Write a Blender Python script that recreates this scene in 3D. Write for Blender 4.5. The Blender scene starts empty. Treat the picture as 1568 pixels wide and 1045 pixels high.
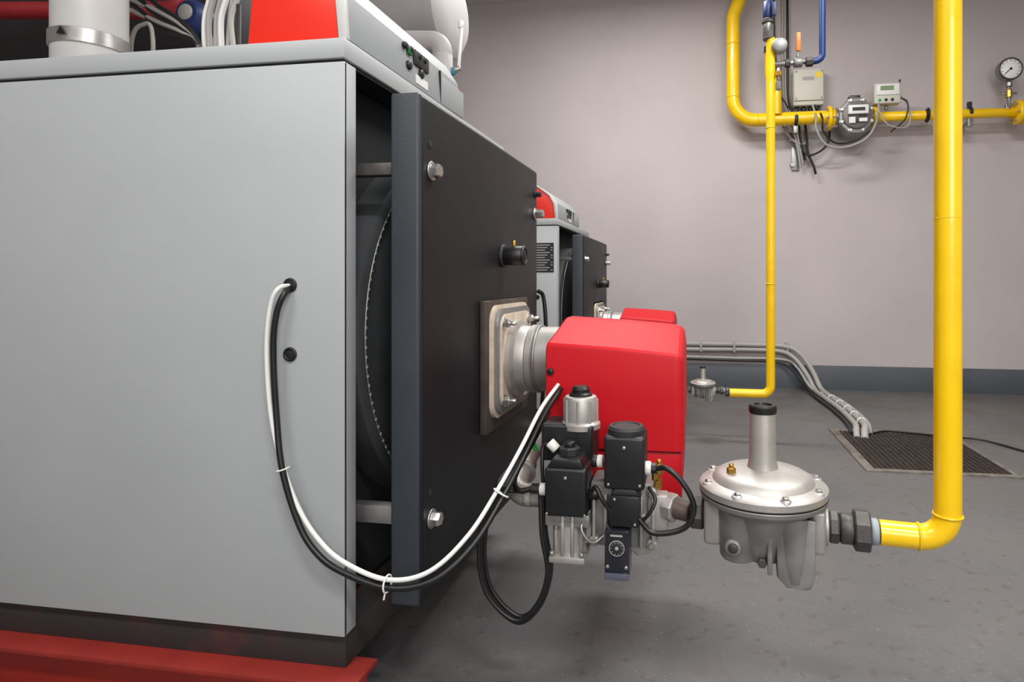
import bpy, bmesh, math, random
from mathutils import Vector, Matrix
random.seed(4)
D = 0.98   # heights below are measured from a datum 0.98 m above the floor
scene = bpy.context.scene
scene.view_settings.view_transform = 'Standard'

# ------------------------------------------------------------------ materials
def lin(c):
    return tuple(((v/255)/12.92 if v/255 <= .04045 else ((v/255+.055)/1.055)**2.4) for v in c)
MATS = {}
def M(name, rgb, rough=.5, metal=0., var=.08, scale=8., bump=.0, bscale=120., rgb2=None, lo=.45, hi=.7, coat=0., emit=0., spec=.5):
    if name in MATS: return MATS[name]
    m = bpy.data.materials.new(name); m.use_nodes = True
    nt = m.node_tree; b = nt.nodes['Principled BSDF']
    c = lin(rgb)
    tc = nt.nodes.new('ShaderNodeTexCoord')
    n = nt.nodes.new('ShaderNodeTexNoise'); n.inputs['Scale'].default_value = scale; n.inputs['Detail'].default_value = 6
    nt.links.new(tc.outputs['Object'], n.inputs['Vector'])
    r = nt.nodes.new('ShaderNodeValToRGB')
    if rgb2:
        c2 = lin(rgb2); r.color_ramp.elements[0].position = lo; r.color_ramp.elements[1].position = hi
        r.color_ramp.elements[0].color = (*c, 1); r.color_ramp.elements[1].color = (*c2, 1)
    else:
        r.color_ramp.elements[0].position = .3; r.color_ramp.elements[1].position = .7
        r.color_ramp.elements[0].color = (*[v*(1-var) for v in c], 1)
        r.color_ramp.elements[1].color = (*[min(1, v*(1+var)) for v in c], 1)
    nt.links.new(n.outputs['Fac'], r.inputs['Fac'])
    nt.links.new(r.outputs['Color'], b.inputs['Base Color'])
    mr = nt.nodes.new('ShaderNodeMapRange'); mr.inputs['To Min'].default_value = max(0, rough-.06); mr.inputs['To Max'].default_value = min(1, rough+.08)
    nt.links.new(n.outputs['Fac'], mr.inputs['Value']); nt.links.new(mr.outputs['Result'], b.inputs['Roughness'])
    b.inputs['Metallic'].default_value = metal
    b.inputs['Coat Weight'].default_value = coat
    b.inputs['Specular IOR Level'].default_value = spec
    if bump > 0:
        n2 = nt.nodes.new('ShaderNodeTexNoise'); n2.inputs['Scale'].default_value = bscale; n2.inputs['Detail'].default_value = 4
        nt.links.new(tc.outputs['Object'], n2.inputs['Vector'])
        bp = nt.nodes.new('ShaderNodeBump'); bp.inputs['Strength'].default_value = bump; bp.inputs['Distance'].default_value = .002
        nt.links.new(n2.outputs['Fac'], bp.inputs['Height']); nt.links.new(bp.outputs['Normal'], b.inputs['Normal'])
    if emit:
        b.inputs['Emission Color'].default_value = (*c, 1); b.inputs['Emission Strength'].default_value = emit
    MATS[name] = m; return m

silver = M('silver_powder_coat', (168,172,173), .5, .1, .03, 3, .08, 500)
silver2 = M('console_grey_plastic', (150,154,156), .45, 0, .04, 5)
dark_gap = M('shadow_gap_black', (22,22,22), .8)  # near-black fill: shade of gaps, seams and holes put into the colour
blackvoid = M('void_black', (16,16,17), .9, 0, .3)
doorm = M('door_black_paint', (22,23,26), .5, 0, .15, 5, .2, 250, spec=.35)
dooredge = M('door_edge_lit_black', (48,53,59), .5, 0, .10, 5, .2, 250)  # lighter copy of the door black, light on the edge put into colour
drumm = M('drum_dark_steel', (70,72,74), .5, .3, .25, 5, .2, 60)
plinthm = M('plinth_scuffed_black', (42,40,40), .6, 0, .3, 9, .2, 80, rgb2=(76,40,36), lo=.55, hi=.8)
beamred = M('beam_red_oxide', (140,38,30), .55, 0, .15, 6, .3, 90)
burred = M('burner_red_plastic', (188,13,27), .5, 0, .04, 4, .06, 500, spec=.3)
conred = M('console_red_plastic', (232,44,24), .4, 0, .03, 4)
pipered = M('pipe_red_paint', (140,30,34), .4, 0, .1)
yel = M('yellow_gas_paint', (242,196,2), .3, 0, .06, 14, .18, 60, coat=.3)
alu = M('cast_aluminium', (176,172,167), .47, .6, .08, 25, .10, 420)
alud = M('cast_aluminium_dark', (146,146,144), .5, .6, .12, 25, .14, 350)
zinc = M('zinc_plated_steel', (190,190,186), .3, .9, .1, 30)
steel = M('galvanised_steel', (150,150,148), .4, .8, .15, 20)
iron = M('malleable_iron', (84,82,80), .5, .6, .3, 25, .25, 200)
rust = M('worn_iron', (92,80,74), .6, .5, .3, 30, .3, 200)
brass = M('brass', (190,150,70), .35, .9)
blk = M('black_plastic', (22,22,23), .4, 0, .1, 20)
blk2 = M('black_plastic_matt', (34,34,36), .55, 0, .1, 20)
cabb = M('black_cable', (19,19,20), .4)
cabw = M('white_cable', (222,222,218), .4, 0, .03)
cabg = M('grey_conduit', (158,155,150), .5, 0, .06)
white = M('white_plastic', (225,224,218), .45, 0, .03)
cream = M('cream_box_plastic', (196,194,182), .45, 0, .03)
gask = M('ceramic_gasket', (205,190,170), .8, 0, .15, 30, .5, 120)
brownm = M('scorched_plate', (74,64,58), .6, .2, .25, 20, .4, 120)
blue = M('blue_pipe_paint', (16,50,108), .4)
orange = M('orange_lever', (225,120,30), .4)
green = M('green_wire', (40,170,70), .5)
dblue = M('pump_blue', (24,42,90), .45, 0, .2)
duct = M('insulation_jacket_grey', (155,153,152), .6, 0, .05, 5, .3, 40)
fluem = M('flue_white_metal', (205,205,203), .4, .1, .04)
labelw = M('label_white', (222,222,218), .5, 0, .02)
grn_lcd = M('lcd_green', (120,140,100), .3)
grate_m = M('drain_grate_iron', (70,60,54), .6, .4, .3, 30, .3)
frame_m = M('drain_frame_steel', (122,117,110), .6, .2, .2, 12, .3, rgb2=(92,78,66))
pit_m = M('drain_pit_dark', (18,17,16), .9)
dialf = M('dial_face_white', (232,232,228), .5)
lampm = M('lamp_diffuser', (255,250,240), .5, emit=3.)
lamph = M('lamp_housing', (225,225,225), .5)

# room surface materials
wallm = M('wall_paint', (183,175,174), .75, 0, .05, 1.4, .6, 30)
basem = M('baseboard_grey_paint', (84,89,95), .5, 0, .08, 4, .3, 60)
ceilm = M('ceiling_paint', (205,200,195), .8, 0, .03, 2)

def floor_mat():
    m = bpy.data.materials.new('floor_epoxy'); m.use_nodes = True
    nt = m.node_tree; b = nt.nodes['Principled BSDF']
    tc = nt.nodes.new('ShaderNodeTexCoord')
    n1 = nt.nodes.new('ShaderNodeTexNoise'); n1.inputs['Scale'].default_value = 1.3; n1.inputs['Detail'].default_value = 8; n1.inputs['Roughness'].default_value = .65
    n2 = nt.nodes.new('ShaderNodeTexNoise'); n2.inputs['Scale'].default_value = 26; n2.inputs['Detail'].default_value = 5
    n3 = nt.nodes.new('ShaderNodeTexNoise'); n3.inputs['Scale'].default_value = 2.6; n3.inputs['Detail'].default_value = 10; n3.inputs['Roughness'].default_value = .75
    n4 = nt.nodes.new('ShaderNodeTexNoise'); n4.inputs['Scale'].default_value = 90; n4.inputs['Detail'].default_value = 3
    for n in (n1, n2, n3, n4): nt.links.new(tc.outputs['Object'], n.inputs['Vector'])
    def ramp(p0,c0,p1,c1):
        r = nt.nodes.new('ShaderNodeValToRGB')
        r.color_ramp.elements[0].position = p0; r.color_ramp.elements[0].color = (*c0,1)
        r.color_ramp.elements[1].position = p1; r.color_ramp.elements[1].color = (*c1,1); return r
    r1 = ramp(.3, lin((84,85,87)), .75, lin((110,108,106)))
    r2 = ramp(.58, (1,1,1), .74, (.60,.50,.42))
    r3 = ramp(.46, (1,1,1), .62, (.74,.62,.53))
    r4 = ramp(.64, (0,0,0), .72, (.09,.09,.085))
    sp = nt.nodes.new('ShaderNodeSeparateXYZ'); nt.links.new(tc.outputs['Object'], sp.inputs[0])
    mr = nt.nodes.new('ShaderNodeMapRange'); mr.inputs['From Min'].default_value = 1.5; mr.inputs['From Max'].default_value = 4.6
    nt.links.new(sp.outputs['Y'], mr.inputs['Value'])
    for a,r in ((n1,r1),(n2,r2),(n3,r3),(n4,r4)): nt.links.new(a.outputs['Fac'], r.inputs['Fac'])
    mx = nt.nodes.new('ShaderNodeMixRGB'); mx.blend_type = 'MULTIPLY'; mx.inputs['Fac'].default_value = .7
    nt.links.new(r1.outputs['Color'], mx.inputs['Color1']); nt.links.new(r2.outputs['Color'], mx.inputs['Color2'])
    my = nt.nodes.new('ShaderNodeMixRGB'); my.blend_type = 'MULTIPLY'
    nt.links.new(mr.outputs['Result'], my.inputs['Fac']); nt.links.new(mx.outputs['Color'], my.inputs['Color1']); nt.links.new(r3.outputs['Color'], my.inputs['Color2'])
    mz = nt.nodes.new('ShaderNodeMixRGB'); mz.blend_type = 'ADD'; mz.inputs['Fac'].default_value = 1
    nt.links.new(my.outputs['Color'], mz.inputs['Color1']); nt.links.new(r4.outputs['Color'], mz.inputs['Color2'])
    nt.links.new(mz.outputs['Color'], b.inputs['Base Color'])
    b.inputs['Roughness'].default_value = .48
    bp = nt.nodes.new('ShaderNodeBump'); bp.inputs['Strength'].default_value = .25; bp.inputs['Distance'].default_value = .004
    nt.links.new(n2.outputs['Fac'], bp.inputs['Height']); nt.links.new(bp.outputs['Normal'], b.inputs['Normal'])
    return m
floorm = floor_mat()

# ------------------------------------------------------------------ builders
class G: root=None; o=Vector((0,0,0))
def group(name, o=(0,0,-D)):
    e = bpy.data.objects.new(name, None); e.empty_display_size = .1
    scene.collection.objects.link(e); e.location = (o[0], o[1], o[2]+D)
    G.root = e; G.o = Vector(o); return e
def endgroup(): G.root = None; G.o = Vector((0,0,-D))
endgroup()

def finish(bm, name, mat, ang=38):
    bmesh.ops.recalc_face_normals(bm, faces=bm.faces[:])
    me = bpy.data.meshes.new(name)
    bmesh.ops.translate(bm, verts=bm.verts[:], vec=-G.o)
    bm.to_mesh(me); bm.free()
    for p in me.polygons: p.use_smooth = True
    try: me.set_sharp_from_angle(angle=math.radians(ang))
    except Exception: pass
    me.materials.append(mat)
    ob = bpy.data.objects.new(name, me); scene.collection.objects.link(ob)
    if G.root: ob.parent = G.root
    return ob
def box(name, x0,x1,y0,y1,z0,z1, mat, bev=.002, seg=2):
    bm = bmesh.new(); bmesh.ops.create_cube(bm, size=1)
    for v in bm.verts:
        v.co = Vector(((x0+x1)/2+v.co.x*(x1-x0), (y0+y1)/2+v.co.y*(y1-y0), (z0+z1)/2+v.co.z*(z1-z0)))
    if bev > 0: bmesh.ops.bevel(bm, geom=bm.edges[:], offset=bev, segments=seg, affect='EDGES', profile=.5)
    return finish(bm, name, mat)
def lathe(name, prof, origin, mat, axis=(0,0,1), seg=32, ang=38, rot=0):
    ax = Vector(axis).normalized(); q = Vector((0,0,1)).rotation_difference(ax); o = Vector(origin)
    bm = bmesh.new(); rings = []
    for r, z in prof:
        if r < 1e-6: rings.append([bm.verts.new(o + q @ Vector((0,0,z)))])
        else: rings.append([bm.verts.new(o + q @ Vector((r*math.cos(rot+2*math.pi*i/seg), r*math.sin(rot+2*math.pi*i/seg), z))) for i in range(seg)])
    for a, b in zip(rings, rings[1:]):
        for i in range(seg):
            j = (i+1) % seg
            if len(a) == 1 and len(b) == 1: continue
            if len(a) == 1: bm.faces.new((a[0], b[i], b[j]))
            elif len(b) == 1: bm.faces.new((a[i], a[j], b[0]))
            else: bm.faces.new((a[i], a[j], b[j], b[i]))
    return finish(bm, name, mat, ang)
def cyl(name, p0, p1, r, mat, seg=28, ch=None, r2=None, rot=0):
    p0 = Vector(p0); p1 = Vector(p1); L = (p1-p0).length; r2 = r if r2 is None else r2
    if ch is None: ch = min(.003, r*.15, L*.2)
    return lathe(name, [(0,0),(r-ch,0),(r,ch),(r2,L-ch),(r2-ch,L),(0,L)], p0, mat, p1-p0, seg, 50 if seg>8 else 20, rot)
def smoothpts(pts, n=8):
    P = [Vector(p) for p in pts]; out = []
    P = [2*P[0]-P[1]] + P + [2*P[-1]-P[-2]]
    for i in range(1, len(P)-2):
        for k in range(n):
            t = k/n; a,b,c,d = P[i-1],P[i],P[i+1],P[i+2]
            out.append(.5*((2*b)+(c-a)*t+(2*a-5*b+4*c-d)*t*t+(3*b-a-3*c+d)*t**3))
    out.append(P[-2]); return out
def tube(name, pts, r, mat, smooth=True, seg=14, n=8):
    P = smoothpts(pts, n) if smooth else [Vector(p) for p in pts]
    bm = bmesh.new(); T = []
    for i in range(len(P)):
        t = (P[min(i+1, len(P)-1)]-P[max(i-1, 0)]).normalized(); T.append(t)
    up = Vector((0,0,1)) if abs(T[0].z) < .9 else Vector((0,1,0))
    nrm = (up - T[0]*up.dot(T[0])).normalized(); rings = []
    for i, p in enumerate(P):
        if i: nrm = (T[i-1].rotation_difference(T[i]) @ nrm); nrm = (nrm - T[i]*nrm.dot(T[i])).normalized()
        bn = T[i].cross(nrm)
        rings.append([bm.verts.new(p + r*(math.cos(2*math.pi*k/seg)*nrm + math.sin(2*math.pi*k/seg)*bn)) for k in range(seg)])
    for a, b in zip(rings, rings[1:]):
        for k in range(seg):
            j = (k+1) % seg; bm.faces.new((a[k], a[j], b[j], b[k]))
    bm.faces.new(rings[0][::-1]); bm.faces.new(rings[-1])
    return finish(bm, name, mat, 60)
def arcpath(corners, rad, n=8):
    """polyline with circular fillets"""
    P = [Vector(c) for c in corners]; out = [P[0]]
    for i in range(1, len(P)-1):
        a = (P[i-1]-P[i]).normalized(); b = (P[i+1]-P[i]).normalized()
        th = a.angle(b); d = rad/math.tan(th/2)
        s = P[i]+a*d; e = P[i]+b*d; c = P[i]+(a+b).normalized()*(rad/math.sin(th/2))
        u = s-c; w = e-c; tot = u.angle(w); axis = u.cross(w).normalized()
        for k in range(n+1): out.append(c + Matrix.Rotation(tot*k/n, 3, axis) @ u)
    out.append(P[-1]); return out
def prism(name, poly, a0, a1, mat, plane='XZ', bev=0, seg=2):
    bm = bmesh.new()
    def mk(p, a):
        if plane == 'XZ': return (p[0], a, p[1])
        if plane == 'YZ': return (a, p[0], p[1])
        return (p[0], p[1], a)
    A = [bm.verts.new(mk(p, a0)) for p in poly]; B = [bm.verts.new(mk(p, a1)) for p in poly]
    bm.faces.new(A); bm.faces.new(B[::-1]); n = len(poly)
    for i in range(n): bm.faces.new((A[i], A[(i+1)%n], B[(i+1)%n], B[i]))
    if bev: bmesh.ops.bevel(bm, geom=bm.edges[:], offset=bev, segments=seg, affect='EDGES', profile=.5)
    return finish(bm, name, mat)
def torus(name, c, R, r, mat, axis=(0,0,1), seg=40, m=10):
    prof = [(R + r*math.cos(2*math.pi*k/m), r*math.sin(2*math.pi*k/m)) for k in range(m+1)]
    return lathe(name, prof, c, mat, axis, seg, 60)
def bolt(name, p, d, r, h, mat=None, washer=True):
    mat = mat or zinc
    p = Vector(p); d = Vector(d).normalized()
    if washer: cyl(name+'_washer', p, p+d*h*.22, r*1.35, mat, 20)
    lathe(name+'_head', [(0,0),(r,0),(r,h*.75),(r*.86,h),(0,h)], p+d*h*.2, mat, d, 6, 20, .3)
def ybolt(name, p, r, mat=None): bolt(name, p, (0,-1,0), r, r, mat, False)

# ------------------------------------------------------------------ boiler
def build_boiler():
    O = (-1.6, 1.70, -D); root = group('boiler', O)
    X0 = -2.55
    box('side_panel_near', X0,-.751,1.17,1.18,-.773,.476, silver, .002)
    box('side_panel_return', -.757,-.751,1.172,1.215,-.773,.476, silver, .0015)
    box('side_panel_far', X0,-.751,2.225,2.235,-.773,.476, silver, .002)
    box('side_panel_far_return', -.757,-.751,2.19,2.233,-.773,.476, silver, .0015)
    box('rear_panel', X0,X0+.01,1.18,2.225,-.773,.476, silver, .002)
    box('top_gap', X0+.004,-.756,1.174,2.231,.474,.483, dark_gap, 0)
    box('top_cover', X0,-.749,1.166,2.237,.482,.527, silver, .004)
    box('void_filler', X0+.05,-.83,1.19,2.215,-.76,.474, blackvoid, .004)  # black filler box, the shade of the open cavity put into its colour
    lathe('drum', [(0,0),(.485,0),(.485,.07),(.47,.08),(.462,.08),(.455,.072),(.30,.085),(0,.09)], (-.825,1.70,-.13), drumm, (1,0,0), 72)
    bm_pts = [(-.742, 1.70+.463*math.cos(t*2*math.pi/140), -.13+.463*math.sin(t*2*math.pi/140)) for t in range(141)]
    tube('rope_seal', bm_pts, .0022, steel, False, 8)
    for i in range(130):
        t = i*2*math.pi/130
        if math.cos(t) < -.5:
            box('rope_stitch_%d'%i, -.742,-.739,1.70+.463*math.cos(t)-.002,1.70+.463*math.cos(t)+.002,-.13+.463*math.sin(t)-.003,-.13+.463*math.sin(t)+.003, cabg, 0)
    for z,h in ((.253,.014),(-.53,.02)):
        box('door_hinge_bar', -.80,-.67,1.235,1.265,z-h,z+h, steel if z<0 else iron, .002)
        box('door_hinge_bar_far', -.80,-.67,2.14,2.17,z-h,z+h, iron, .002)
    box('plinth', X0+.03,-.757,1.185,2.22,-.85,-.773, plinthm, .002)
    # door: black leaf; its lit near and top faces painted as lighter boxes
    box('door', -.669,-.598,1.223,2.182,-.720,.415, doorm, .010, 4)
    box('door_lit_near', -.671,-.604,1.219,1.235,-.723,.418, dooredge, .006, 3)
    box('door_lit_top', -.671,-.604,1.23,2.18,.405,.4185, dooredge, .005, 3)
    for z in (.251,-.545):
        bolt('door_bolt', (-.598,1.268,z), (1,0,0), .0165, .02)
        bolt('door_bolt_far', (-.598,2.14,z), (1,0,0), .0165, .03)
    for z in (.31,-.485): cyl('door_hole', (-.6,1.262,z), (-.5965,1.262,z), .009, dark_gap)
    bolt('door_pin_far', (-.598,2.15,.325), (1,0,0), .010, .02, blk)
    cyl('sight_glass_base', (-.60,1.77,.078), (-.588,1.77,.078), .036, blk2)
    cyl('sight_glass_tube', (-.598,1.77,.078), (-.527,1.77,.078), .030, blk)
    torus('sight_glass_rim', (-.527,1.77,.078), .026,.005, blk, (1,0,0))
    cyl('sight_glass_nipple', (-.56,1.77,.10), (-.56,1.77,.125), .006, brass)
    cyl('sight_glass_hole', (-.528,1.77,.078), (-.525,1.77,.078), .02, dark_gap)
    for x,z in ((-.879,-.010),(-.879,-.162)):
        torus('grommet', (x,1.168,z), .0125,.0035, blk, (0,1,0))
        cyl('grommet_hole', (x,1.171,z), (x,1.1665,z), .0115, dark_gap)
    # console on top
    t = .527
    hood = [(-1.0,t),(-.985,t+.16),(-.965,t+.205),(-.93,t+.225),(-.89,t+.225),(-.80,t+.155),(-.772,t+.10),(-.77,t)]
    prism('console_hood', hood, 1.185, 1.86, conred, 'XZ', .006, 3)
    face = [(-.772,t+.001),(-.775,t+.10),(-.803,t+.158),(-.90,t+.228),(-.897,t+.236),(-.797,t+.166),(-.757,t+.105),(-.750,t+.001)]
    prism('console_front', face, 1.19, 1.80, silver2, 'XZ', .002)
    prism('console_end_trim', face, 1.178, 1.192, fluem, 'XZ', .003)
    box('console_module', -.80,-.748,1.66,1.83,t,t+.085, silver2, .005)
    for k,(y,z) in enumerate(((1.44,.10),(1.47,.10),(1.52,.10),(1.55,.10),(1.46,.055),(1.53,.055))):
        cyl('console_knob_%d'%k, (-.757,y,t+z-.01), (-.745,y,t+z-.01), .009 if k<4 else .012, blk)
    box('console_display', -.762,-.748,1.49,1.575,t+.06,t+.10, blk2, .002)
    box('console_switch_green', -.757,-.747,1.455,1.475,t+.075,t+.095, M('switch_green',(30,110,60),.4), .001)
    box('console_label', -.758,-.7495,1.50,1.57,t+.012,t+.035, labelw, 0)
    box('console_seam', -.760,-.7500,1.655,1.658,t+.003,t+.10, dark_gap, 0)
    return root

b1 = build_boiler()
b2 = build_boiler()
OFF2 = Vector((-.085, 2.35, 0))
b2.location = b1.location + OFF2; b2.scale = (1,1,.905)
G.root = b2; G.o = Vector((-1.6,1.70,-D))
box('rating_plate', -.90,-.775,1.166,1.170,.16,.36, blk2, 0)
for k in range(11):
    z=.345-k*.017
    box('plate_text_%d'%k, -.893,-.800-.03*((k*7)%3)*.5,1.1652,1.1665,z-.0035,z+.0035, cabg, 0)
    if k%3: box('plate_value_%d'%k, -.793,-.782,1.1652,1.1665,z-.0035,z+.0035, cabg, 0)
endgroup()

def beam(y, xe=-.706, off=None):
    g = group('steel_beam', (-1.6, y, -D))
    box('top_flange', -2.7,xe,y-.048,y+.048,-.863,-.850, beamred, .002)
    box('web', -2.7,xe,y-.005,y+.005,-.967,-.862, beamred, .001)
    box('bottom_flange', -2.7,xe,y-.048,y+.048,-.98,-.966, beamred, .002)
    if off: g.location += off; g.scale=(1,1,.905)
    return g
beam(1.180); beam(2.15,-.86)
for y in (1.180,2.15): beam(y, -.80, OFF2)
endgroup()

# ------------------------------------------------------------------ burner
def build_burner():
    root = group('gas_burner', (-.3,1.77,-D))
    cy, cz = 1.77, -.24
    box('mount_plate', -.598,-.578,1.575,1.985,-.435,-.058, brownm, .004)
    def rrect(y0,y1,z0,z1,r,n=6):
        out=[]
        for (c,s,a0) in ((y1-r,z1-r,0),(y0+r,z1-r,90),(y0+r,z0+r,180),(y1-r,z0+r,270)):
            for k in range(n+1):
                a=math.radians(a0+90*k/n); out.append((c+r*math.cos(a), s+r*math.sin(a)))
        return out
    prism('gasket', rrect(1.597,1.955,-.40,-.072,.05), -.579,-.567, gask, 'YZ')
    prism('flange_plate', rrect(1.607,1.945,-.39,-.082,.05), -.568,-.556, alud, 'YZ', .002)
    prism('gasket_inner', rrect(1.625,1.927,-.373,-.099,.045), -.557,-.551, gask, 'YZ')
    for y in (1.65,1.90):
        for z in (-.125,-.35):
            bolt('flange_nut', (-.553,y,z), (1,0,0), .013,.016)
            cyl('flange_stud', (-.55,y,z), (-.515,y,z), .006, zinc)
    lathe('blast_tube', [(0,0),(.118,0),(.118,.02),(.102,.028),(.10,.05),(.098,.055),(.104,.06),(.104,.075),(.098,.08),(.098,.20),(0,.20)],
          (-.555,cy-.01,cz), alu, (1,0,0), 48)
    torus('tube_ring', (-.47,cy-.01,cz), .1,.005, alud, (1,0,0))
    # hood : cross-section (Y,Z) swept along X with a slight fall to the right
    def sec(x, dz, ins, rd):
        z0=-.163+dz
        p = [(1.5+ins,-.435),(1.498+ins,-.30),(1.4985+ins,z0-.014),(1.501+ins,z0-.006),(1.507+ins,z0),(1.60+ins*.7,-.143+dz-rd*.5),(1.72,-.113+dz-rd),(1.735,-.1105+dz-rd),(1.80,-.1105+dz-rd),(1.815,-.113+dz-rd),(2.0-ins,-.15+dz-rd),(2.04-ins,-.168+dz-rd),(2.05-ins,-.20+dz-rd),(2.05-ins,-.435)]
        return [Vector((x,a,b)) for a,b in p]
    S = [sec(-.389,-.008,.006,.004), sec(-.386,-.002,.001,.001), sec(-.380,0,0,0), sec(-.20,-.010,0,0), sec(-.055,-.023,0,0), sec(-.044,-.025,.001,.001), sec(-.036,-.030,.005,.003), sec(-.0315,-.036,.011,.006), sec(-.030,-.044,.018,.009)]
    bm = bmesh.new(); R = [[bm.verts.new(v) for v in s] for s in S]
    for a,b in zip(R,R[1:]):
        for i in range(len(a)): j=(i+1)%len(a); bm.faces.new((a[i],a[j],b[j],b[i]))
    bm.faces.new(R[0]); bm.faces.new(R[-1][::-1])
    finish(bm,'hood',burred,22)
    box('hood_base', -.375,-.034,1.508,2.035,-.565,-.437, burred, .010,3)
    box('hood_seam', -.38,-.037,1.504,2.04,-.4380,-.4350, dark_gap, 0)
    cyl('hood_screw', (-.375,1.502,-.238), (-.375,1.492,-.238), .009, blk)
    box('motor_foot', -.40,-.30,1.60,1.95,-.42,-.30, alud, .01)
    return root
bu1 = build_burner(); bu2 = build_burner()
bu2.location = bu1.location + Vector((-.105,2.35,0)); bu2.scale=(1,1,.905)
endgroup()

# ------------------------------------------------------------------ valve train
def build_train():
    root = group('gas_valve_train', (-.2,1.33,-.505))
    lathe('valve_body_left', [(0,0),(.036,0),(.038,.004),(.034,.02),(.037,.05),(.033,.08),(.036,.115),(0,.115)], (-.283,1.32,-.622), alu, (0,0,1), 28)
    for k in range(5):
        a=math.radians(180+36*k); x=-.283+.036*math.cos(a); y=1.32+.036*math.sin(a)
        cyl('valve_rib_%d'%k, (x,y,-.615),(x,y,-.52),.005,alu,10)
    box('valve_base_left', -.325,-.243,1.279,1.361,-.632,-.616, alu, .004)
    box('valve_shoulder_left', -.335,-.232,1.283,1.36,-.552,-.522, alud, .006)
    for x in (-.318,-.25):
        cyl('valve_screw', (x,1.283,-.615),(x,1.283,-.606),.006,zinc,12)
    cyl('union_left', (-.40,1.34,-.505), (-.32,1.34,-.505), .026, alud)
    box('coil_left', -.331,-.236,1.265,1.36,-.522,-.415, blk, .007,3)
    prism('coil_left_roof', [(-.325,-.416),(-.242,-.416),(-.252,-.396),(-.315,-.396)], 1.27,1.355, blk, 'XZ', .004)
    cyl('coil_left_cap', (-.283,1.312,-.398),(-.283,1.312,-.378), .024, blk2, 8)
    cyl('coil_left_nut', (-.283,1.312,-.38),(-.283,1.312,-.366), .013, blk, 20)
    cyl('coil_screw', (-.283,1.266,-.435),(-.283,1.2615,-.435),.004,zinc,12)
    for k in range(2): cyl('coil_screw_b%d'%k, (-.325+k*.085,1.266,-.515),(-.325+k*.085,1.2615,-.515),.003,zinc,12)
    # rear damper valve
    box('rear_coil', -.36,-.235,1.345,1.44,-.425,-.338, blk, .008,3)
    lathe('damper_cylinder', [(0,0),(.047,0),(.047,.012),(.040,.018),(.040,.07),(.037,.075),(.028,.077),(0,.077)], (-.272,1.385,-.352), alu, (0,0,1), 36)
    for k in range(8):
        a=math.radians(45*k); cyl('damper_rib_%d'%k, (-.272+.040*math.cos(a),1.385+.040*math.sin(a),-.335),(-.272+.040*math.cos(a),1.385+.040*math.sin(a),-.283),.003,alu,8)
    lathe('damper_cap', [(0,0),(.028,0),(.028,.014),(.022,.018),(.022,.026),(.017,.032),(0,.034)], (-.272,1.385,-.285), blk, (0,0,1), 28)
    torus('damper_ring', (-.272,1.385,-.28), .027,.003, blk2)
    # right solenoid valve
    box('coil_right', -.196,-.108,1.255,1.345,-.452,-.338, blk, .007,3)
    lathe('coil_right_cover', [(0,0),(.042,0),(.042,.012),(.037,.018),(.030,.0185),(.028,.016),(0,.016)], (-.152,1.302,-.340), blk2, (0,0,1), 36)
    cyl('coil_right_screw', (-.152,1.256,-.36),(-.152,1.2515,-.36),.004,zinc,12)
    cyl('coil_right_screw_b', (-.186,1.256,-.44),(-.186,1.2515,-.44),.003,zinc,12)
    cyl('coil_right_screw_c', (-.118,1.256,-.44),(-.118,1.2515,-.44),.003,zinc,12)
    # main cast body with fins
    box('main_body', -.235,-.085,1.31,1.40,-.60,-.455, alud, .006)
    for k in range(6):
        x=-.228+k*.0265
        box('body_fin_%d'%k, x,x+.007,1.292,1.32,-.592+.01*(k%2),-.47-.008*(k%3), alu, .002)
    for x,z in ((-.225,-.585),(-.095,-.585),(-.095,-.47),(-.225,-.475),(-.16,-.59),(-.112,-.53)):
        ybolt('body_bolt', (x,1.30,z), .008)
        cyl('body_boss', (x,1.315,z),(x,1.297,z),.012,alu,16)
    prism('body_foot', [(-.235,-.56),(-.085,-.56),(-.10,-.615),(-.13,-.622),(-.15,-.60),(-.215,-.60)], 1.32,1.39, alu, 'XZ', .003)
    # pressure switch and timer box
    box('pressure_switch', -.182,-.118,1.25,1.305,-.53,-.462, blk, .005)
    prism('switch_lid', [(-.182,-.462),(-.118,-.462),(-.128,-.45),(-.172,-.45)], 1.255,1.30, blk2, 'XZ', .002)
    cyl('switch_screw1', (-.172,1.251,-.47),(-.172,1.2475,-.47),.003,zinc,10)
    cyl('switch_screw2', (-.128,1.251,-.522),(-.128,1.2475,-.522),.003,zinc,10)
    box('dial_box', -.193,-.139,1.245,1.30,-.632,-.535, M('smoked_plastic',(32,34,42),.15), .004)
    box('dial_box_foot', -.192,-.140,1.24,1.30,-.640,-.626, M('smoked_clear',(86,86,104),.2), .003)
    cyl('pressure_dial', (-.166,1.246,-.572),(-.166,1.242,-.572), .019, blk2, 28)
    torus('pressure_dial_scale', (-.166,1.2425,-.572), .016,.0007, labelw, (0,1,0))
    cyl('pressure_dial_centre', (-.166,1.243,-.572),(-.166,1.240,-.572), .004, cabg, 20)
    for k in range(10):
        a=2*math.pi*k/10; cyl('dial_tick_%d'%k, (-.166+.012*math.cos(a),1.2425,-.572+.012*math.sin(a)),(-.166+.012*math.cos(a),1.2408,-.572+.012*math.sin(a)),.0007,labelw,6)
    for x in (-.186,-.146): cyl('dial_screw', (x,1.2455,-.612),(x,1.241,-.612),.004,zinc,10)
    box('dial_label', -.180,-.154,1.2443,1.2465,-.548,-.544, cabg, 0)
    for x,z in ((-.087,-.445),(-.083,-.462),(-.08,-.43)):
        cyl('brass_fitting', (x,1.31,z),(x,1.31,z+.022),.009,brass,6)
        cyl('brass_tip', (x,1.31,z+.02),(x,1.31,z+.032),.005,brass,12)
    box('sensor_block', -.105,-.060,1.30,1.34,-.555,-.475, alu, .005)
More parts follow.
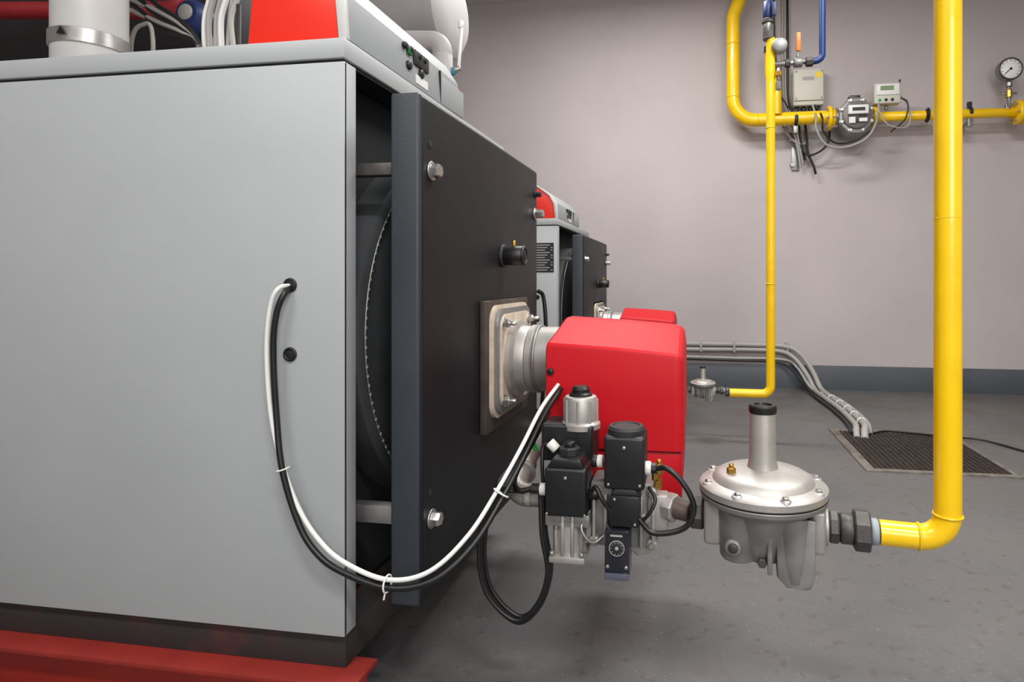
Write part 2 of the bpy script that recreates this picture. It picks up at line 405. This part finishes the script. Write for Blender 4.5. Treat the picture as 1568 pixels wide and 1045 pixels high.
    for x,z,y in ((-.212,-.405,1.30),(-.224,-.405,1.30)): cyl('gland_w', (x-.006,y,z),(x+.008,y,z),.014,white if x>-.22 else blk,18)
    cyl('gland_right', (-.112,1.29,-.412),(-.096,1.29,-.412),.015,white,18)
    cyl('gland_right_nut', (-.098,1.29,-.412),(-.084,1.29,-.412),.012,blk,8)
    cyl('gland_left_low', (-.352,1.31,-.478),(-.328,1.31,-.478),.015,white,18)
    cyl('gland_left_low_nut', (-.372,1.31,-.478),(-.35,1.31,-.478),.012,blk,8)
    cyl('gland_left_top', (-.335,1.33,-.375),(-.318,1.33,-.392),.012,white,18)
    cyl('gland_mid', (-.24,1.30,-.48),(-.215,1.30,-.48),.013,blk,12)
    # pipe to regulator and to burner
    cyl('inlet_pipe', (-.09,1.335,-.505),(-.010,1.292,-.505), .021, rust)
    cyl('inlet_nut', (-.064,1.321,-.505),(-.042,1.309,-.505), .031, alu, 8)
    tube('outlet_elbow', arcpath([(-.38,1.34,-.505),(-.43,1.34,-.505),(-.43,1.50,-.45),(-.36,1.60,-.40)],.045), .027, alu, False)
    torus('outlet_ring', (-.43,1.42,-.478), .03,.007, alud, (0,1,.3))
    # wiring
    tube('switch_cable', [(-.086,1.29,-.412),(-.06,1.27,-.405),(-.027,1.26,-.43),(-.004,1.255,-.473),(-.012,1.25,-.51),(-.04,1.25,-.53),(-.09,1.25,-.536),(-.12,1.255,-.51)], .006, cabb)
    tube('coil_cable', [(-.37,1.31,-.478),(-.40,1.31,-.485),(-.42,1.33,-.47),(-.41,1.36,-.43)], .006, cabb)
    tube('inner_cable', [(-.33,1.33,-.378),(-.35,1.33,-.385),(-.35,1.32,-.42),(-.345,1.31,-.47)], .0045, cabb)
    tube('bridge_cable', [(-.235,1.28,-.48),(-.215,1.26,-.45),(-.20,1.25,-.47),(-.18,1.255,-.50)], .005, cabb)
    tube('lower_cable', [(-.13,1.26,-.53),(-.10,1.25,-.50),(-.085,1.26,-.47),(-.10,1.28,-.45)], .004, cabb)
    tube('gas_impulse_tube', [(-.235,1.31,-.52),(-.25,1.28,-.55),(-.225,1.28,-.58),(-.20,1.30,-.57)], .004, steel)
    tube('green_lead', [(-.405,1.44,-.375),(-.400,1.41,-.39),(-.39,1.41,-.42)], .006, green)
    return root
tr1 = build_train(); tr2 = build_train(); tr2.location = tr1.location + Vector((-.10,2.35,-.045)); tr2.scale=(1,1,.93)
endgroup()

# ------------------------------------------------------------------ regulator
def build_regulator():
    root = group('gas_pressure_regulator', (0,0,-D))
    G.o = Vector((0,0,0))
    lathe('upper_cover', [(0,.112),(.034,.110),(.060,.106),(.088,.100),(.098,.094),(.104,.085),(.125,.080),(.130,.076),(.130,.064),(0,.064)], (0,0,0), alu, (0,0,1), 64)
    torus('cover_groove', (0,0,.0625), .127,.0035, dark_gap, seg=64)
    lathe('lower_cover', [(0,.062),(.128,.062),(.130,.058),(.128,.050),(.112,.046),(.104,.034),(.085,.026),(.06,.022),(0,.022)], (0,0,0), alud, (0,0,1), 64)
    lathe('spring_tower', [(0,.10),(.034,.10),(.031,.112),(.0275,.13),(.0262,.222),(.0255,.226),(0,.226)], (0,0,0), alu, (0,0,1), 40)
    lathe('tower_cap', [(0,.224),(.0275,.224),(.0285,.227),(.0285,.238),(.026,.241),(.019,.241),(.018,.237),(0,.237)], (0,0,0), blk, (0,0,1), 36)
    for k in range(8):
        a = math.radians(22+45*k); x,y=.116*math.cos(a),.116*math.sin(a)
        cyl('rim_boss_%d'%k,(x,y,.05),(x,y,.083),.012,alu,16)
        bolt('rim_bolt_%d'%k,(x,y,.082),(0,0,1),.0068,.006)
    cyl('vent_nut',(-.062,-.035,.10),(-.062,-.035,.114),.0095,brass,6); cyl('vent_tip',(-.062,-.035,.112),(-.062,-.035,.122),.005,brass,12)
    # body
    lathe('body_core', [(0,-.080),(.03,-.080),(.045,-.072),(.055,-.050),(.066,-.02),(.078,.03),(0,.03)], (0,0,0), alud, (0,0,1), 40)
    lathe('body_lobe_right', [(0,-.105),(.030,-.105),(.034,-.10),(.038,-.05),(.042,.03),(0,.03)], (.062,-.025,0), alud, (0,0,1), 28)
    prism('body_rib_right', [(.024,.03),(.102,.03),(.100,-.085),(.092,-.108),(.070,-.104),(.048,-.110),(.030,-.092)], -.058,-.045, alud, 'XZ', .004)
    box('body_web', .010,.020,-.066,-.03,-.085,.03, alud, .003)
    lathe('body_lobe_left', [(0,-.070),(.034,-.070),(.038,-.064),(.042,.03),(0,.03)], (-.048,-.028,0), alud, (0,0,1), 28)
    cyl('body_plug_rim',(-.056,-.05,-.035),(-.056,-.075,-.035),.017,alud,24)
    cyl('body_plug',(-.056,-.07,-.035),(-.056,-.078,-.035),.010,iron,20)
    cyl('body_nut',(0,-.05,-.065),(0,-.062,-.065),.010,iron,6)
    cyl('bore', (-.115,0,0),(.12,0,0), .038, alud, 32)
    box('port_left', -.118,-.082,-.045,.045,-.048,.044, alu, .008,3)
    box('port_right', .092,.122,-.040,.040,-.046,.042, alu, .008,3)
    cyl('port_right_collar',(.12,0,0),(.128,0,0),.037,alu,32)
    # unions
    cyl('nipple_left',(-.148,0,0),(-.115,0,0),.024,iron)
    cyl('union_left',(-.148,0,0),(-.122,0,0),.036,iron,8)
    cyl('nipple_right',(.125,0,0),(.21,0,0),.022,iron)
    cyl('union_nut_a',(.130,0,0),(.148,0,0),.033,iron,8)
    cyl('union_body',(.150,0,0),(.178,0,0),.030,iron,24)
    cyl('union_nut_b',(.176,0,0),(.206,0,0),.041,iron,8,rot=.2)
    cyl('thread_tape',(.206,0,0),(.222,0,0),.0255,M('thread_seal_grey',(140,150,158),.5),24)
    return root
rg = build_regulator(); rg.location=(.139,1.266,-.50+D); rg.rotation_euler=(0,0,-.127)
rg2 = build_regulator(); rg2.location=(.045,3.66,-.672+D); rg2.scale=(.6,.6,.6)
endgroup()

# ------------------------------------------------------------------ yellow pipes
g = group('gas_supply_pipe', (.481,1.222,-D))
tube('pipe', arcpath([(.361,1.237,-.50),(.481,1.222,-.50),(.481,1.222,2.72)],.05), .0245, yel, False, 28)
torus('weld_upper',(.481,1.222,-.452),.0245,.003,yel)
torus('weld_lower',(.43,1.2285,-.50),.0245,.003,yel,(1,-.12,0))
torus('weld_joint',(.481,1.222,.12),.0240,.001,yel)
g = group('gas_riser_pipe', (.447,3.65,-D))
tube('pipe', arcpath([(.205,3.655,-.684),(.447,3.65,-.684),(.447,3.65,1.46)],.05), .0265, yel, False, 24)
cyl('nipple',(.180,3.66,-.675),(.21,3.655,-.682),.018,iron); cyl('nut',(.185,3.66,-.68),(.203,3.656,-.682),.030,iron,8)
torus('weld',(.447,3.65,-.02),.026,.003,yel)
torus('weld_b',(.447,3.65,.92),.026,.003,yel)
cyl('valve_union',(.435,3.65,1.45),(.435,3.65,1.50),.034,iron,8)
cyl('valve_body',(.43,3.65,1.50),(.43,3.65,1.58),.026,steel,20)
cyl('valve_upper',(.43,3.65,1.58),(.43,3.65,1.68),.028,dblue,20)
cyl('valve_nut',(.43,3.65,1.55),(.43,3.65,1.575),.036,iron,8)
box('valve_lever',.45,.475,3.60,3.62,1.58,1.66,dblue,.003)
cyl('riser_top',(.43,3.65,1.67),(.43,3.65,2.72),.012,steel)
cyl('branch',(.447,3.65,1.30),(.70,3.65,1.31),.015,steel,16)
cyl('branch_nut_a',(.53,3.65,1.303),(.56,3.65,1.303),.026,iron,8); cyl('branch_valve',(.58,3.65,1.304),(.63,3.65,1.304),.028,alud,16)
cyl('branch_nut_b',(.65,3.65,1.305),(.69,3.65,1.306),.030,iron,8)
cyl('branch_stem',(.605,3.65,1.32),(.605,3.65,1.36),.008,steel,12)
box('branch_lever',.593,.619,3.63,3.65,1.37,1.48,orange,.003)
tube('blue_pipe', arcpath([(.68,3.65,1.305),(.745,3.65,1.315),(.745,3.65,2.72)],.04),.019,blue,False,16)
cyl('gauge_body',(.495,3.65,1.40),(.495,3.60,1.40),.045,steel,32); cyl('gauge_face',(.495,3.60,1.40),(.495,3.597,1.40),.038,alud,32)
cyl('test_cock',(.49,3.63,1.19),(.49,3.63,1.27),.012,steel,12); cyl('test_cock_nut',(.49,3.63,1.22),(.49,3.63,1.25),.022,brass,8)
cyl('test_cock_lower',(.49,3.63,1.14),(.49,3.63,1.19),.017,steel,8)

g = group('gas_main_pipe', (1.5,5.34,-D))
tube('main_elbow', arcpath([(.47,5.34,2.72),(.33,5.34,2.35),(.33,5.34,1.42),(.80,5.34,1.42),(1.17,5.34,1.42)],.20,12),.058,yel,False,28)
torus('weld_a',(.33,5.34,1.63),.058,.004,yel); torus('weld_b',(.54,5.34,1.42),.058,.004,yel,(1,0,0))
torus('weld_c',(.33,5.34,2.10),.058,.004,yel)
tube('offset_pipe', arcpath([(.64,5.30,2.0),(.64,5.30,1.80),(.70,5.30,1.70),(.70,5.30,1.45)],.05),.042,yel,False,24)
cyl('offset_cap',(.64,5.30,1.99),(.64,5.30,2.05),.048,iron,8)
cyl('outlet_run',(1.50,5.34,1.405),(2.62,5.34,1.397),.041,yel,28)
cyl('outlet_run_end',(2.70,5.34,1.397),(3.85,5.34,1.397),.041,yel,28)
for x,r in ((1.13,.105),(1.16,.085),(1.50,.085)): cyl('flange',(x,5.34,1.41),(x+.028,5.34,1.41),r,yel,32)
cyl('flange_end_a',(2.62,5.34,1.397),(2.655,5.34,1.397),.10,yel,32); cyl('flange_end_b',(2.665,5.34,1.397),(2.70,5.34,1.397),.10,yel,32)
for k in range(6):
    a=math.radians(60*k+10)
    cyl('flange_stud_%d'%k,(1.11,5.34+.08*math.cos(a),1.41+.08*math.sin(a)),(1.21,5.34+.08*math.cos(a),1.41+.08*math.sin(a)),.009,zinc,8)
    cyl('flange_stud_e%d'%k,(2.60,5.34+.078*math.cos(a),1.397+.078*math.sin(a)),(2.72,5.34+.078*math.cos(a),1.397+.078*math.sin(a)),.009,zinc,8)
for x,r in ((.865,.062),(2.27,.045)):
    cyl('clamp_band',(x-.015,5.34,1.41),(x+.015,5.34,1.41),r,blk2,28)
    cyl('clamp_rod',(x,5.34,1.35),(x,5.535,1.30),.010,steel,10)
    box('clamp_ear',x-.018,x+.018,5.33,5.35,1.455,1.50,blk2,.003)
    box('clamp_ear_low',x-.02,x+.02,5.32,5.35,1.29,1.36,steel,.003)
    box('clamp_wall_plate',x-.03,x+.03,5.53,5.54,1.26,1.34,steel,.002)
lathe('flow_arrow',[(0,0),(.062,.06),(.062,.065),(0,.065)],(1.88,5.34,1.403),blk,(1,0,0),24)

g = group('gas_meter', (1.345,5.30,1.40))
oct_ = [(1.345+.16*math.cos(math.radians(22.5+45*k))*(.92), 1.40+.165*math.sin(math.radians(22.5+45*k))) for k in range(8)]
prism('body', oct_, 5.24,5.42, alud, 'XZ', .012,3)
cyl('front_cover',(1.345,5.245,1.40),(1.345,5.21,1.40),.115,M('meter_cover_grey',(120,112,110),.5,.2,.1),40)
cyl('front_boss',(1.345,5.215,1.40),(1.345,5.195,1.40),.07,iron,32)
for k in range(8):
    a=math.radians(22.5+45*k); bolt('cover_bolt_%d'%k,(1.345+.128*math.cos(a),5.238,1.40+.135*math.sin(a)),(0,-1,0),.015,.014)
box('counter_window',1.265,1.425,5.165,5.21,1.395,1.47,labelw,.006); box('counter_digits',1.295,1.395,5.161,5.166,1.42,1.447,blk,0)
box('serial_label',1.275,1.325,5.19,5.195,1.325,1.375,labelw,0); box('serial_label_b',1.355,1.42,5.19,5.195,1.335,1.365,labelw,0)
cyl('inlet_neck',(1.18,5.34,1.41),(1.24,5.34,1.41),.07,alud,28); cyl('outlet_neck',(1.45,5.34,1.41),(1.505,5.34,1.41),.06,alud,28)
box('top_plug',1.30,1.39,5.28,5.36,1.545,1.585,iron,.006)

g = group('volume_corrector', (1.60,5.30,1.58))
box('case',1.49,1.70,5.24,5.33,1.49,1.665,cream,.012,3)
box('bezel',1.505,1.685,5.232,5.242,1.56,1.65,labelw,.003); box('lcd',1.535,1.64,5.228,5.234,1.60,1.635,grn_lcd,0)
for k in range(3): cyl('key_%d'%k,(1.53+.05*k,5.241,1.52),(1.53+.05*k,5.232,1.52),.012,blk if k else green,14)
cyl('antenna',(1.705,5.29,1.665),(1.705,5.29,1.70),.008,blk,10); cyl('bracket_post',(1.60,5.30,1.447),(1.60,5.30,1.50),.012,steel)
g = group('instrument_cables', (1.4,5.30,1.3))
tube('lead',[(1.55,5.28,1.49),(1.53,5.24,1.42),(1.60,5.22,1.30),(1.75,5.24,1.29),(1.78,5.28,1.45),(1.70,5.29,1.58)],.006,cabg)
tube('lead_b',[(1.70,5.29,1.55),(1.76,5.27,1.50),(1.74,5.26,1.36),(1.62,5.25,1.25)],.006,cabb)
tube('lead_c',[(1.03,5.45,1.56),(1.02,5.25,1.40),(1.02,5.24,1.30),(1.10,5.26,1.17),(1.25,5.28,1.14),(1.42,5.27,1.20),(1.50,5.25,1.32),(1.53,5.26,1.49)],.010,cabg)
tube('lead_d',[(1.05,5.45,1.56),(1.07,5.25,1.40),(1.08,5.25,1.28),(1.18,5.27,1.18),(1.33,5.28,1.19),(1.48,5.27,1.28)],.008,cabb)

g = group('junction_box', (.994,5.49,1.72))
box('case',.862,1.126,5.44,5.538,1.56,1.885,cream,.014,3)
box('lid',.868,1.12,5.425,5.442,1.60,1.88,cream,.008,3)
for x in (.885,1.10):
    for z in (1.62,1.86): cyl('lid_screw',(x,5.426,z),(x,5.421,z),.008,steel,12)
box('warning_label',1.05,1.10,5.4225,5.4255,1.80,1.85,M('label_yellow',(235,200,40),.5),0); box('data_label',.94,1.04,5.4225,5.4255,1.78,1.81,cabg,0)
for k in range(4): cyl('gland_%d'%k,(.90+.06*k,5.49,1.56),(.90+.06*k,5.49,1.51),.018,blk,10)

g = group('cable_drop', (.85,5.50,1.2))
for k in range(3):
    tube('cable_%d'%k,[(.78+.02*k,5.50,2.70),(.78+.022*k,5.50,2.0),(.79+.02*k,5.49,1.62),(.84+.03*k,5.47,1.45),(.90+.02*k,5.46,1.20),(.93+.02*k,5.48,1.02+.03*k)],.010,cabg if k<2 else cabb)
tube('cable_black',[(.95,5.48,1.51),(.98,5.46,1.30),(.99,5.46,1.15),(1.04,5.46,1.02),(1.06,5.47,.95)],.011,cabb)
tube('cable_loop',[(.92,5.46,1.22),(.98,5.44,1.12),(1.08,5.44,1.14),(1.16,5.45,1.22),(1.18,5.47,1.34)],.009,cabb)
tube('cable_thin',[(.70,5.50,2.70),(.71,5.50,2.2),(.74,5.49,1.75),(.80,5.48,1.60),(.88,5.47,1.48)],.007,cabb)
tube('cable_hook',[(.74,5.49,1.60),(.76,5.46,1.42),(.84,5.45,1.28),(.93,5.46,1.22),(1.02,5.47,1.26)],.009,cabg)
box('bracket',.86,.92,5.52,5.539,1.00,1.22,steel,.003); cyl('bracket_bolt',(.87,5.52,1.05),(.87,5.50,1.05),.025,steel,8)

g = group('pressure_gauge', (2.553,5.30,1.74))
cyl('case',(2.553,5.33,1.739),(2.553,5.27,1.739),.092,steel,40); cyl('face',(2.553,5.272,1.739),(2.553,5.268,1.739),.080,dialf,40)
torus('bezel',(2.553,5.268,1.739),.086,.007,iron,(0,1,0))
cyl('needle',(2.553,5.265,1.739),(2.51,5.265,1.70),.003,blk,8); cyl('hub',(2.553,5.268,1.739),(2.553,5.262,1.739),.010,blk,16)
for k in range(11):
    a=math.radians(-45+27*k); cyl('tick_%d'%k,(2.553+.062*math.cos(a),5.266,1.739+.062*math.sin(a)),(2.553+.074*math.cos(a),5.266,1.739+.074*math.sin(a)),.002,blk,6)
cyl('stem',(2.553,5.30,1.64),(2.553,5.30,1.43),.014,steel,16); cyl('stem_nut',(2.553,5.30,1.60),(2.553,5.30,1.635),.026,steel,8)
cyl('cock',(2.553,5.30,1.51),(2.553,5.30,1.57),.026,brass,8); cyl('cock_handle',(2.49,5.29,1.54),(2.61,5.29,1.54),.008,steel,12)
cyl('base',(2.553,5.32,1.42),(2.553,5.32,1.46),.024,steel,8)

# conduits on far wall going over the floor to the drain
g = group('conduit_run', (.5,5.50,-.65))
tube('conduit_a',[(-.60,5.50,-.585),(.0,5.50,-.585),(.50,5.50,-.585),(.80,5.49,-.595),(.93,5.46,-.66),(1.02,5.40,-.80),(1.07,5.32,-.93),(1.095,5.10,-.957),(1.12,4.65,-.957),(1.11,4.2,-.955),(1.075,3.98,-.935),(1.045,3.88,-.940),(1.03,3.82,-.978)],.022,cabg)
tube('conduit_b',[(-.60,5.50,-.63),(.0,5.50,-.635),(.50,5.50,-.63),(.76,5.49,-.64),(.88,5.46,-.70),(.97,5.38,-.83),(1.02,5.28,-.945),(1.045,5.0,-.958),(1.065,4.6,-.958),(1.055,4.2,-.957),(1.02,3.98,-.940),(1.0,3.90,-.945),(.99,3.84,-.978)],.020,cabg)
tube('cable_c',[(-.60,5.51,-.72),(.3,5.51,-.73),(.72,5.51,-.74),(.86,5.45,-.80),(.95,5.30,-.93),(.98,5.05,-.965),(1.01,4.6,-.965),(1.01,4.2,-.965),(.97,3.9,-.965)],.010,cabb)
tube('cable_d',[(-.60,5.51,-.70),(.3,5.51,-.71),(.78,5.51,-.715),(.90,5.45,-.78),(1.0,5.30,-.94),(1.14,5.05,-.962),(1.165,4.6,-.962),(1.15,4.2,-.962),(1.09,3.92,-.962)],.013,cabg)
for x in (.05,.35,.65,.82):
    box('clip',x-.012,x+.012,5.475,5.538,-.655,-.56,cabg,.004)
for y,x in ((5.0,1.095),(4.8,1.11),(4.6,1.12),(4.4,1.116),(4.2,1.11)):
    torus('tie_%d'%int(y*10),(x,y,-.956),.026,.004,white,(0,1,0))
endgroup()
tube('floor_cable',[(1.05,3.88,-.966),(1.2,4.0,-.966),(1.36,3.97,-.963),(1.55,3.90,-.963),(1.72,3.87,-.967),(1.85,3.68,-.973),(2.1,3.2,-.974)],.006,cabb)

# floor drain
g = group('floor_drain_grate', (1.25,3.62,-D))
box('frame_front',.865,2.0,3.185,3.225,-.985,-.972,frame_m,.002); box('frame_back',.865,1.60,4.0,4.05,-.985,-.972,frame_m,.002)
box('frame_left',.865,.915,3.225,4.0,-.985,-.972,frame_m,.002); box('frame_right',1.575,1.60,3.225,4.0,-.985,-.972,frame_m,.002)
box('pit',.915,1.575,3.225,4.0,-.981,-.9795,pit_m,0)
for k in range(23):
    x=.93+k*.0288; box('bar_x_%d'%k,x-.004,x+.004,3.225,4.0,-.980,-.970,grate_m,0)
for k in range(26):
    y=3.245+k*.0295; box('bar_y_%d'%k,.915,1.575,y-.004,y+.004,-.980,-.971,grate_m,0)
endgroup()

# ------------------------------------------------------------------ cables on boiler
g = group('burner_power_cable', (-.6,1.15,-.3))
W=[(-.879,1.175,-.010),(-.890,1.145,-.018),(-.905,1.14,-.060),(-.913,1.14,-.155),(-.902,1.14,-.295),(-.874,1.14,-.400),(-.838,1.14,-.485),(-.790,1.135,-.545),(-.728,1.13,-.588),(-.629,1.13,-.618),(-.545,1.15,-.604),(-.480,1.2,-.545),(-.438,1.27,-.468),(-.405,1.34,-.392),(-.379,1.42,-.318),(-.352,1.490,-.270)]
B=[(-.879,1.176,-.012),(-.880,1.150,-.030),(-.893,1.143,-.075),(-.900,1.143,-.155),(-.892,1.143,-.295),(-.871,1.134,-.406),(-.835,1.134,-.512),(-.795,1.132,-.570),(-.738,1.132,-.608),(-.629,1.132,-.636),(-.537,1.15,-.622),(-.470,1.2,-.566),(-.427,1.27,-.486),(-.395,1.34,-.408),(-.369,1.42,-.330),(-.345,1.490,-.280)]
tube('white_cable',W,.0050,cabw); tube('black_cable',B,.0065,cabb)
torus('cable_tie',(-.872,1.137,-.404),.0125,.0018,white,(.3,0,-1)); torus('cable_tie_b',(-.629,1.131,-.627),.017,.002,white,(1,0,0)); torus('cable_tie_c',(-.432,1.27,-.478),.018,.002,white,(.5,.4,.9))
cyl('tie_tail',(-.629,1.122,-.64),(-.631,1.12,-.655),.0018,white,6)
g = group('valve_cable_loop', (-.4,1.3,-.6))
L=[(-.38,1.44,-.34),(-.408,1.36,-.415),(-.43,1.30,-.47),(-.447,1.30,-.505),(-.482,1.30,-.5585),(-.491,1.30,-.650),(-.469,1.30,-.731),(-.4036,1.30,-.783),(-.352,1.30,-.743),(-.327,1.30,-.667),(-.340,1.30,-.579),(-.345,1.305,-.49)]
tube('cable_outer',L,.0058,cabb)
tube('cable_inner',[(-.37,1.46,-.335),(-.40,1.37,-.415)]+[(p[0]*.97-.010,p[1]+.012,p[2]*.985-.006) for p in L[2:]],.0055,cabb)
tube('cable_mid',[(p[0]*.985-.008,p[1]-.01,p[2]*.975-.010) for p in L[2:-1]]+[(-.352,1.31,-.48)],.005,cabb)
tube('cable_to_plug',[(-.37,1.31,-.478),(-.42,1.32,-.49),(-.45,1.30,-.47),(-.42,1.34,-.42),(-.385,1.42,-.34),(-.36,1.49,-.29)],.005,cabb)
g = group('door_seal_hose', (-.6,2.22,-.2))
tube('hose',[(-.60,2.20,-.04),(-.585,2.22,-.06),(-.575,2.22,-.15),(-.575,2.22,-.30),(-.59,2.20,-.55)],.008,cabb)

# ------------------------------------------------------------------ things behind / above the boiler
g = group('flue_pipe', (-1.907,1.62,-D))
cyl('stack',(-1.93,1.62,.527),(-1.93,1.62,2.72),.098,fluem,48)
lathe('clamp_band',[(.099,0),(.104,.003),(.104,.045),(.099,.048)],(-1.93,1.62,.735),zinc,(0,0,1),48)
prism('arrow_mark',[(-1.925,.755),(-1.895,.755),(-1.91,.778)],1.512,1.514,blk,'XZ')
g = group('red_heating_pipe', (-3,2.2,1.15))
cyl('pipe',(-4.6,1.85,1.16),(-2.25,2.20,1.16),.036,pipered,24)
tube('pipe_turn',arcpath([(-2.27,2.20,1.16),(-2.18,2.21,1.16),(-2.18,2.21,2.7)],.07),.036,pipered,False,24)
g = group('dark_backdrop', (-3.1,2.66,-D))  # added dark bulk that stands in for the shadowed background
lathe('shell',[(0,0),(.20,.02),(.31,.08),(.34,.16),(.34,2.0),(.31,2.08),(.20,2.14),(0,2.16)],(-4.25,2.68,1.30),M('backdrop_dark',(38,36,38),.6,0,.2),(1,0,0),48)
for x in (-3.9,-2.5):
    for y in (2.5,2.86): cyl('leg',(x,y,-.98),(x,y,1.05),.025,iron,16)
g = group('circulation_pump', (-1.93,2.05,.53))
lathe('motor',[(0,0),(.05,0),(.06,.01),(.06,.10),(.045,.12),(0,.125)],(-1.93,2.10,1.03),dblue,(0,-1,0),28)
cyl('pump_riser',(-1.93,2.08,.527),(-1.93,2.08,1.02),.03,dblue); cyl('pump_disc',(-1.93,1.98,1.03),(-1.93,1.972,1.03),.03,cabg)
g = group('cable_bundle', (-1.8,1.9,.53))
random.seed(11)
for k in range(6):
    x=-1.76+.024*k
    tube('drop_%d'%k,[(x+random.uniform(-.05,.05),1.9,1.5),(x+.01,1.9,1.1),(x-.01+random.uniform(-.02,.02),1.89,.95),(x,1.88,.80),(x,1.86,.53)],.007+.003*(k%2),cabg if k%3 else cabw)
for k in range(5):
    tube('swag_%d'%k,[(-2.30,1.95,1.09+.03*k),(-2.08,1.90,1.03+.02*k-.04*(k%2)),(-1.95,1.88,.93+.02*k),(-1.84,1.87,.89+.012*k),(-1.76,1.86,.84),(-1.72,1.86,.60)],.009,cabg if k%2 else cabb)
tube('hook_cable',[(-2.02,1.85,.53),(-2.03,1.85,.86),(-1.98,1.85,.93),(-1.94,1.85,.88),(-1.95,1.85,.53)],.007,cabg)
cyl('sensor_post',(-1.60,1.86,.527),(-1.60,1.86,.98),.008,blk2,10)
g = group('insulated_duct', (-2.6,3.3,1.6))
lathe('duct',[(0,0),(.27,0),(.27,3.0),(.255,3.06),(.20,3.10),(0,3.11)],(-4.50,3.3,1.59),duct,(1,0,0),56)
for x in (-4.0,-2.2): cyl('hanger',(x,3.3,1.84),(x,3.3,2.72),.008,steel,10)
g = group('safety_valve_pipe', (-1.03,2.28,-D))
cyl('nipple',(-1.03,2.29,.30),(-1.03,2.29,.93),.042,duct,28); tube('nipple_elbow',arcpath([(-1.03,2.29,.86),(-1.03,2.29,.985),(-1.25,2.29,1.0)],.05),.042,duct,False,20)
cyl('lever_rod',(-.965,2.30,.86),(-.95,2.30,1.06),.007,white,12); cyl('lever_tip',(-.955,2.30,1.04),(-.953,2.30,1.07),.011,white,12)
cyl('lever_pivot',(-1.0,2.29,.86),(-.955,2.30,.875),.012,steel,12); box('blue_tag',-1.0,-.975,2.28,2.30,.845,.875,M('tag_teal',(30,110,130),.4),.004)
cyl('pipe_down',(-1.03,2.29,-.98),(-1.03,2.29,.31),.035,duct,20)
endgroup()

# ------------------------------------------------------------------ room shell
XL,XR,YF,YB,ZC = -5.0,3.9,-2.6,5.54,2.72
def wall(n,*a,m=wallm): return box(n,*a,m,0)
wall('floor',XL,XR,YF,YB,-1.08,-.98,m=floorm)
wall('ceiling',XL,XR,YF,YB,ZC,ZC+.1,m=ceilm)
wall('wall_back',XL-.1,XR+.1,YB,YB+.12,-1.08,ZC+.1)
wall('wall_front',XL-.1,XR+.1,YF-.12,YF,-1.08,ZC+.1)
wall('wall_left',XL-.12,XL,YF,YB,-1.08,ZC+.1)
wall('wall_right',XR,XR+.12,YF,YB,-1.08,ZC+.1)
box('baseboard_back',XL,XR,YB-.006,YB,-.98,-.765,basem,.001)
box('baseboard_right',XR-.006,XR,YF,YB-.006,-.98,-.765,basem,.001)
box('baseboard_left',XL,XL+.006,YF,YB-.006,-.98,-.765,basem,.001)
box('baseboard_front',XL+.006,XR-.006,YF,YF+.006,-.98,-.765,basem,.001)

def lamp(x,y,power,sx=1.3,sy=.35):
    g = group('ceiling_lamp',(x,y,ZC))
    box('housing',x-sx/2-.03,x+sx/2+.03,y-sy/2-.03,y+sy/2+.03,ZC-.06,ZC,lamph,.006)
    box('diffuser',x-sx/2,x+sx/2,y-sy/2,y+sy/2,ZC-.07,ZC-.058,lampm,.002)
    L = bpy.data.lights.new('tube_light','AREA'); L.shape='RECTANGLE'; L.size=sx; L.size_y=sy; L.energy=power; L.color=(1,.99,.98)
    o = bpy.data.objects.new('tube_light',L); scene.collection.objects.link(o); o.parent=g; o.location=(0,0,-.085)
    endgroup()
lamp(.9,-.9,90); lamp(-1.6,-.9,60); lamp(1.2,2.2,88); lamp(-.4,3.7,76)

# added soft area light, unseen, behind and above the camera
L = bpy.data.lights.new('soft_fill_light','AREA'); L.shape='RECTANGLE'; L.size=1.8; L.size_y=1.4; L.energy=66; L.color=(1,1,1)
o = bpy.data.objects.new('soft_fill_light',L); scene.collection.objects.link(o); o.location=(1.3,-2.1,D+1.1)
o.rotation_euler=(Vector((.5,3.6,.6+D))-o.location).to_track_quat('-Z','Y').to_euler()

w = bpy.data.worlds.new('world'); scene.world=w; w.use_nodes=True
w.node_tree.nodes['Background'].inputs[0].default_value=(.5,.5,.5,1); w.node_tree.nodes['Background'].inputs[1].default_value=.2

# ------------------------------------------------------------------ camera
cd = bpy.data.cameras.new('camera'); cam = bpy.data.objects.new('camera',cd); scene.collection.objects.link(cam)
cam.location=(0,0,D); cam.rotation_euler=(math.radians(90),0,math.radians(8.84))
cd.sensor_width=36; cd.lens=20.66; cd.shift_x=-.0899; cd.shift_y=-.059; cd.clip_start=.02
scene.camera=cam
